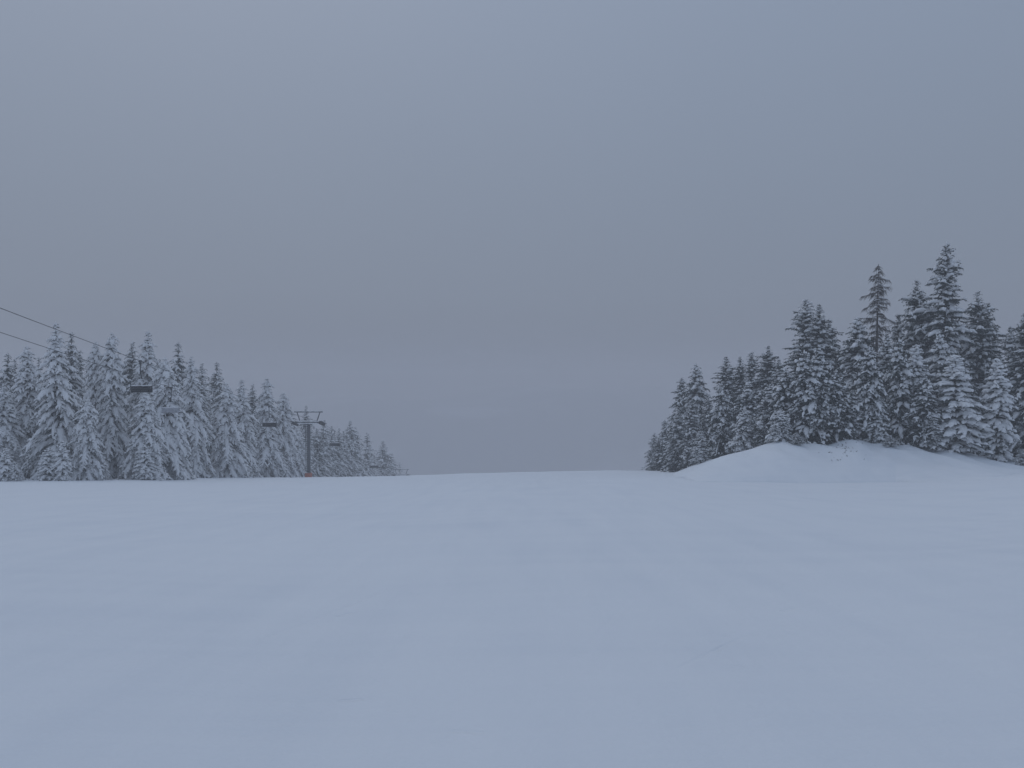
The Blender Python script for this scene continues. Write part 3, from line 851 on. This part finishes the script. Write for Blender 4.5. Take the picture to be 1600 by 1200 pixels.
def make_tower(loc, gz, label, first=None):
    """origin at the middle of the crossarm; gz = ground level relative to it"""
    root = empty('lift_tower', (loc[0], loc[1], loc[2] + gz))
    tag(root, label, 'lift tower', 'steel towers of the chairlift')
    o = -gz                                    # crossarm height above the base
    PH = 0.75
    m = MB(); m.tube([(0, 0, 0), (0, 0, o * 0.5), (0, 0, o - 0.35)], [0.34, 0.31, 0.27], 20)
    pole = m.build('pole', M_STEEL, root, smooth=True)
    m = MB()
    for dx in (-0.2, 0.2):
        m.box((-0.20 + dx * 0.9, -0.40, o / 2 + 0.4), (0.05, 0.05, o - 1.2))
    z = 1.2
    while z < o - 0.4:
        m.box((-0.20, -0.40, z), (0.36, 0.04, 0.04)); z += 0.30
    lad = m.build('ladder', M_STEEL, root)
    m = MB(); z = 1.2
    while z < o - 0.4:
        m.box((-0.20, -0.42, z + 0.05), (0.30, 0.09, 0.06), (0.7, 0.7)); z += 0.30
    m.build('snow_load', M_TSNOW, lad)
    m = MB()                                   # crossarm: deep in the middle, tapering outwards
    for s in (-1, 1):
        v = np.array([[0, -.2, -.42], [0, .2, -.42], [0, .2, .10], [0, -.2, .10],
                      [s * 2.05, -.15, -.12], [s * 2.05, .15, -.12], [s * 2.05, .15, .10], [s * 2.05, -.15, .10]]) + [0, 0, o]
        q = [[0, 1, 5, 4], [1, 2, 6, 5], [2, 3, 7, 6], [3, 0, 4, 7], [4, 5, 6, 7]]
        m.add(v, [f if s > 0 else f[::-1] for f in q])
    arm = m.build('crossarm', M_STEEL, root)
    m = MB(); p, r = lumpy_strip(-1.95, 1.95, -0.02, o + 0.13, 0.22, 0, 3); m.tube(p, r, 8, 0.55)
    p, r = lumpy_strip(-1.7, 1.5, -0.24, o - 0.18, 0.10, 0, 4); m.tube(p, r, 8, 0.9)
    m.build('snow_load', M_TSNOW, arm, smooth=True)
    m = MB()                                   # inclined uprights and the top beam with its short cross pieces
    for s in (-1, 1):
        m.tube([(s * 1.28, 0, o + 0.05), (s * 1.78, 0, o + 1.52)], 0.085, 8)
    m.box((0, 0, o + 1.60), (4.4, 0.18, 0.17))
    for s in (-1, 1):
        m.box((s * 1.95, 0, o + 1.60), (0.14, 1.0, 0.13))
    fr = m.build('service_frame', M_STEEL, root)
    m = MB(); p, r = lumpy_strip(-2.2, 2.2, 0, o + 1.71, 0.13, 0, 5, 18); m.tube(p, r, 8, 0.7)
    m.build('snow_load', M_TSNOW, fr, smooth=True)
    for s in (-1, 1):                          # sheave trains under each arm end
        m = MB(); sl = -0.16
        m.box((s * 2.1, 0, o - 0.12), (0.10, 3.4, 0.16), rx=math.atan(sl))
        m.box((s * 2.28, 0, o - 0.02), (0.30, 3.6, 0.05), rx=math.atan(sl))
        tr = m.build('sheave_train', M_DARK, root)
        for k in range(6):
            yy_ = -1.5 + 0.6 * k
            m = MB(); m.tube([(s * 2.03, yy_, o - 0.26 + sl * yy_), (s * 2.17, yy_, o - 0.26 + sl * yy_)], 0.22, 16)
            m.build('sheave', M_RUBBER, tr, smooth=False)
        m = MB(); ys = np.linspace(-1.7, 1.7, 9); g = np.random.default_rng(40 + s)
        m.tube([(s * 2.28, y, o + 0.05 + sl * y) for y in ys], g.uniform(0.09, 0.15, 9), 7, 0.6)
        m.build('snow_load', M_TSNOW, tr, smooth=True)
    m = MB(); m.tube([(0, 0, 0.0), (0, 0, 0.35), (0, 0, PH - 0.05), (0, 0, PH)], [0.56, 0.57, 0.55, 0.48], 24)
    pad = m.build('crash_mat', M_ORANGE, root, smooth=False)
    g = np.random.default_rng(8)
    m = MB(); m.tube([(0.02, 0, PH), (0, 0.01, PH + 0.07), (0, 0, PH + 0.13)], [0.55, 0.47, 0.36], 20)
    m.build('snow_load', M_TSNOW, pad, smooth=True)
    return root

gz1 = surf_z(XC, 124)
make_tower((XC, 124, -5.95), gz1 + 5.95, 'snow topped steel lift tower with orange crash mat at its base')
gz2 = surf_z(XC, 228)
make_tower((XC, 228, -26.0), gz2 + 26.0, 'faint far lift tower with only its top frame showing over the crest')

def make_chair():
    root = empty('lift_chair')
    # origin at the rope; the chair hangs below it, its back towards -Y
    m = MB(); m.box((0, 0, 0.0), (0.14, 0.42, 0.16), (0.8, 0.7)); m.box((0, 0, -0.14), (0.10, 0.16, 0.16))
    m.build('grip', M_DARK, root)
    m = MB()
    m.tube([(0, 0, -0.15), (0, 0, -0.75), (0.02, -0.06, -0.95), (0.0, -0.16, -1.15), (-0.04, -0.20, -1.38)], 0.045, 8)
    m.build('hanger', M_DARK, root, smooth=True)
    m = MB()
    m.tube([(-0.86, -0.20, -2.35), (-0.86, -0.20, -1.62), (-0.78, -0.20, -1.47), (-0.5, -0.20, -1.40), (0.5, -0.20, -1.40),
            (0.78, -0.20, -1.47), (0.86, -0.20, -1.62), (0.86, -0.20, -2.35)], 0.021, 8)
    m.build('bail_frame', M_STEEL, root, smooth=True)
    m = MB()
    for k in range(4):
        m.box((0, -0.24 - 0.012 * k, -2.02 - 0.118 * k), (1.70, 0.045, 0.108), rx=-0.06)
    back = m.build('backrest', M_SLAT, root)
    m = MB()
    for k in range(5):
        m.box((0, -0.20 + 0.115 * k, -2.47 + 0.012 * k), (1.70, 0.106, 0.045))
    seat = m.build('seat', M_SLAT, root)
    m = MB(); g = np.random.default_rng(12)
    xs = np.linspace(-0.82, 0.82, 12); r = g.uniform(0.16, 0.22, 12); r[0] = r[-1] = 0.1
    m.tube([(x, 0.06, -2.38) for x in xs], r, 10, 0.7)
    m.build('snow_load', M_TSNOW, seat, smooth=True)
    m = MB(); r = g.uniform(0.035, 0.055, 12)
    m.tube([(x, -0.24, -1.955) for x in xs], r, 8, 0.9)
    m.build('snow_load', M_TSNOW, back, smooth=True)
    for s in (-1, 1):
        m = MB()
        m.tube([(s * 0.88, -0.22, -2.05), (s * 0.90, 0.10, -2.10), (s * 0.90, 0.36, -2.14), (s * 0.90, 0.42, -2.22),
                (s * 0.89, 0.38, -2.45), (s * 0.88, 0.0, -2.49), (s * 0.88, -0.22, -2.47)], 0.026, 7)
        m.build('armrest', M_DARK, root, smooth=True)
    return root

def copy_tree(o, parent=None):
    kids = list(o.children)
    c = o.copy(); COL.objects.link(c)
    if parent is not None: c.parent = parent
    for k in kids: copy_tree(k, c)
    return c

GC = 'chairs hanging on the lift cables'
CHAIRS = [(XA, 63.4, math.pi + 0.03, 'nearest dark empty lift chair, largest and clearest of all', False),
          (XA, 97.0, math.pi, 'second dark lift chair, before spruces left of the lift tower', False),
          (XA, 133.0, math.pi, 'third dark lift chair, just right of the lift tower', False),
          (XA, 171.0, math.pi, 'farthest lift chair, faint and low by the crest', False),
          (XB_, 79.0, 0.0, 'pale frosted lift chair facing away, on the cable nearer the trees', True)]
ch0 = make_chair()
for i, (X, Y, rz, lab, pale) in enumerate(CHAIRS[::-1]):
    c = copy_tree(ch0) if i < len(CHAIRS) - 1 else ch0
    c.location = (X, Y, rope_z(Y) - 0.02)
    c.rotation_euler = (0, 0, rz)
    tag(c, lab, 'lift chair', GC)
    if not pale:       # the dark chairs carry no snow on the seat
        for k in c.children:
            if k.name.split('.')[0] == 'seat':
                for q in list(k.children): bpy.data.objects.remove(q)
    if pale:
        for k in c.children:
            if k.name.split('.')[0] in ('seat', 'backrest'):
                k.data = k.data.copy(); k.data.materials[0] = M_FROSTED

# dead twigs and soil crumbs poking out of the bank
g = np.random.default_rng(77)
pp = []; rr_ = []
for k in range(42):
    x = (g.normal(1318, 20) - 800) / F; y = g.uniform(63.5, 68.2)
    X = x * y; z = float(bank_z(X, y))
    a = g.uniform(0, 6.28); l = g.uniform(0.06, 0.22)
    t = np.linspace(0, 1, 4)[:, None]
    pp.append(np.array([X, y, z - 0.03]) + t * np.array([math.cos(a) * l, math.sin(a) * l, g.uniform(0.02, 0.16)]))
    rr_.append(np.array([0.03, 0.028, 0.02, 0.008]) * g.uniform(0.5, 1.4))
v, q = tubes(np.array(pp), np.array(rr_), 4)
tw = obj('dead_twigs', make_mesh('dead_twigs', v, q, mat=M_BARK))
tag(tw, 'scattered brown twigs and soil crumbs on the snow bank', 'twigs', kind='stuff')

# ------------------------------------------------------------------ haze
hz = MB(); hz.box((0, 700, (-126.5 + 24) / 2), (2000, 1720, 24 + 126.5))
m = bpy.data.materials.new('cloud_haze'); m.use_nodes = True
n = m.node_tree
for x in list(n.nodes):
    if x.type != 'OUTPUT_MATERIAL': n.nodes.remove(x)
pv = n.nodes.new('ShaderNodeVolumePrincipled')
pv.inputs['Color'].default_value = (0.838, 0.826, 0.838, 1)
pv.inputs['Density'].default_value = HAZE_DENSITY
pv.inputs['Anisotropy'].default_value = 0.2
n.links.new(pv.outputs[0], n.nodes['Material Output'].inputs['Volume'])
haze = hz.build('haze', m)
tag(haze, 'grey winter cloud filling the air over piste and valley', kind='stuff')
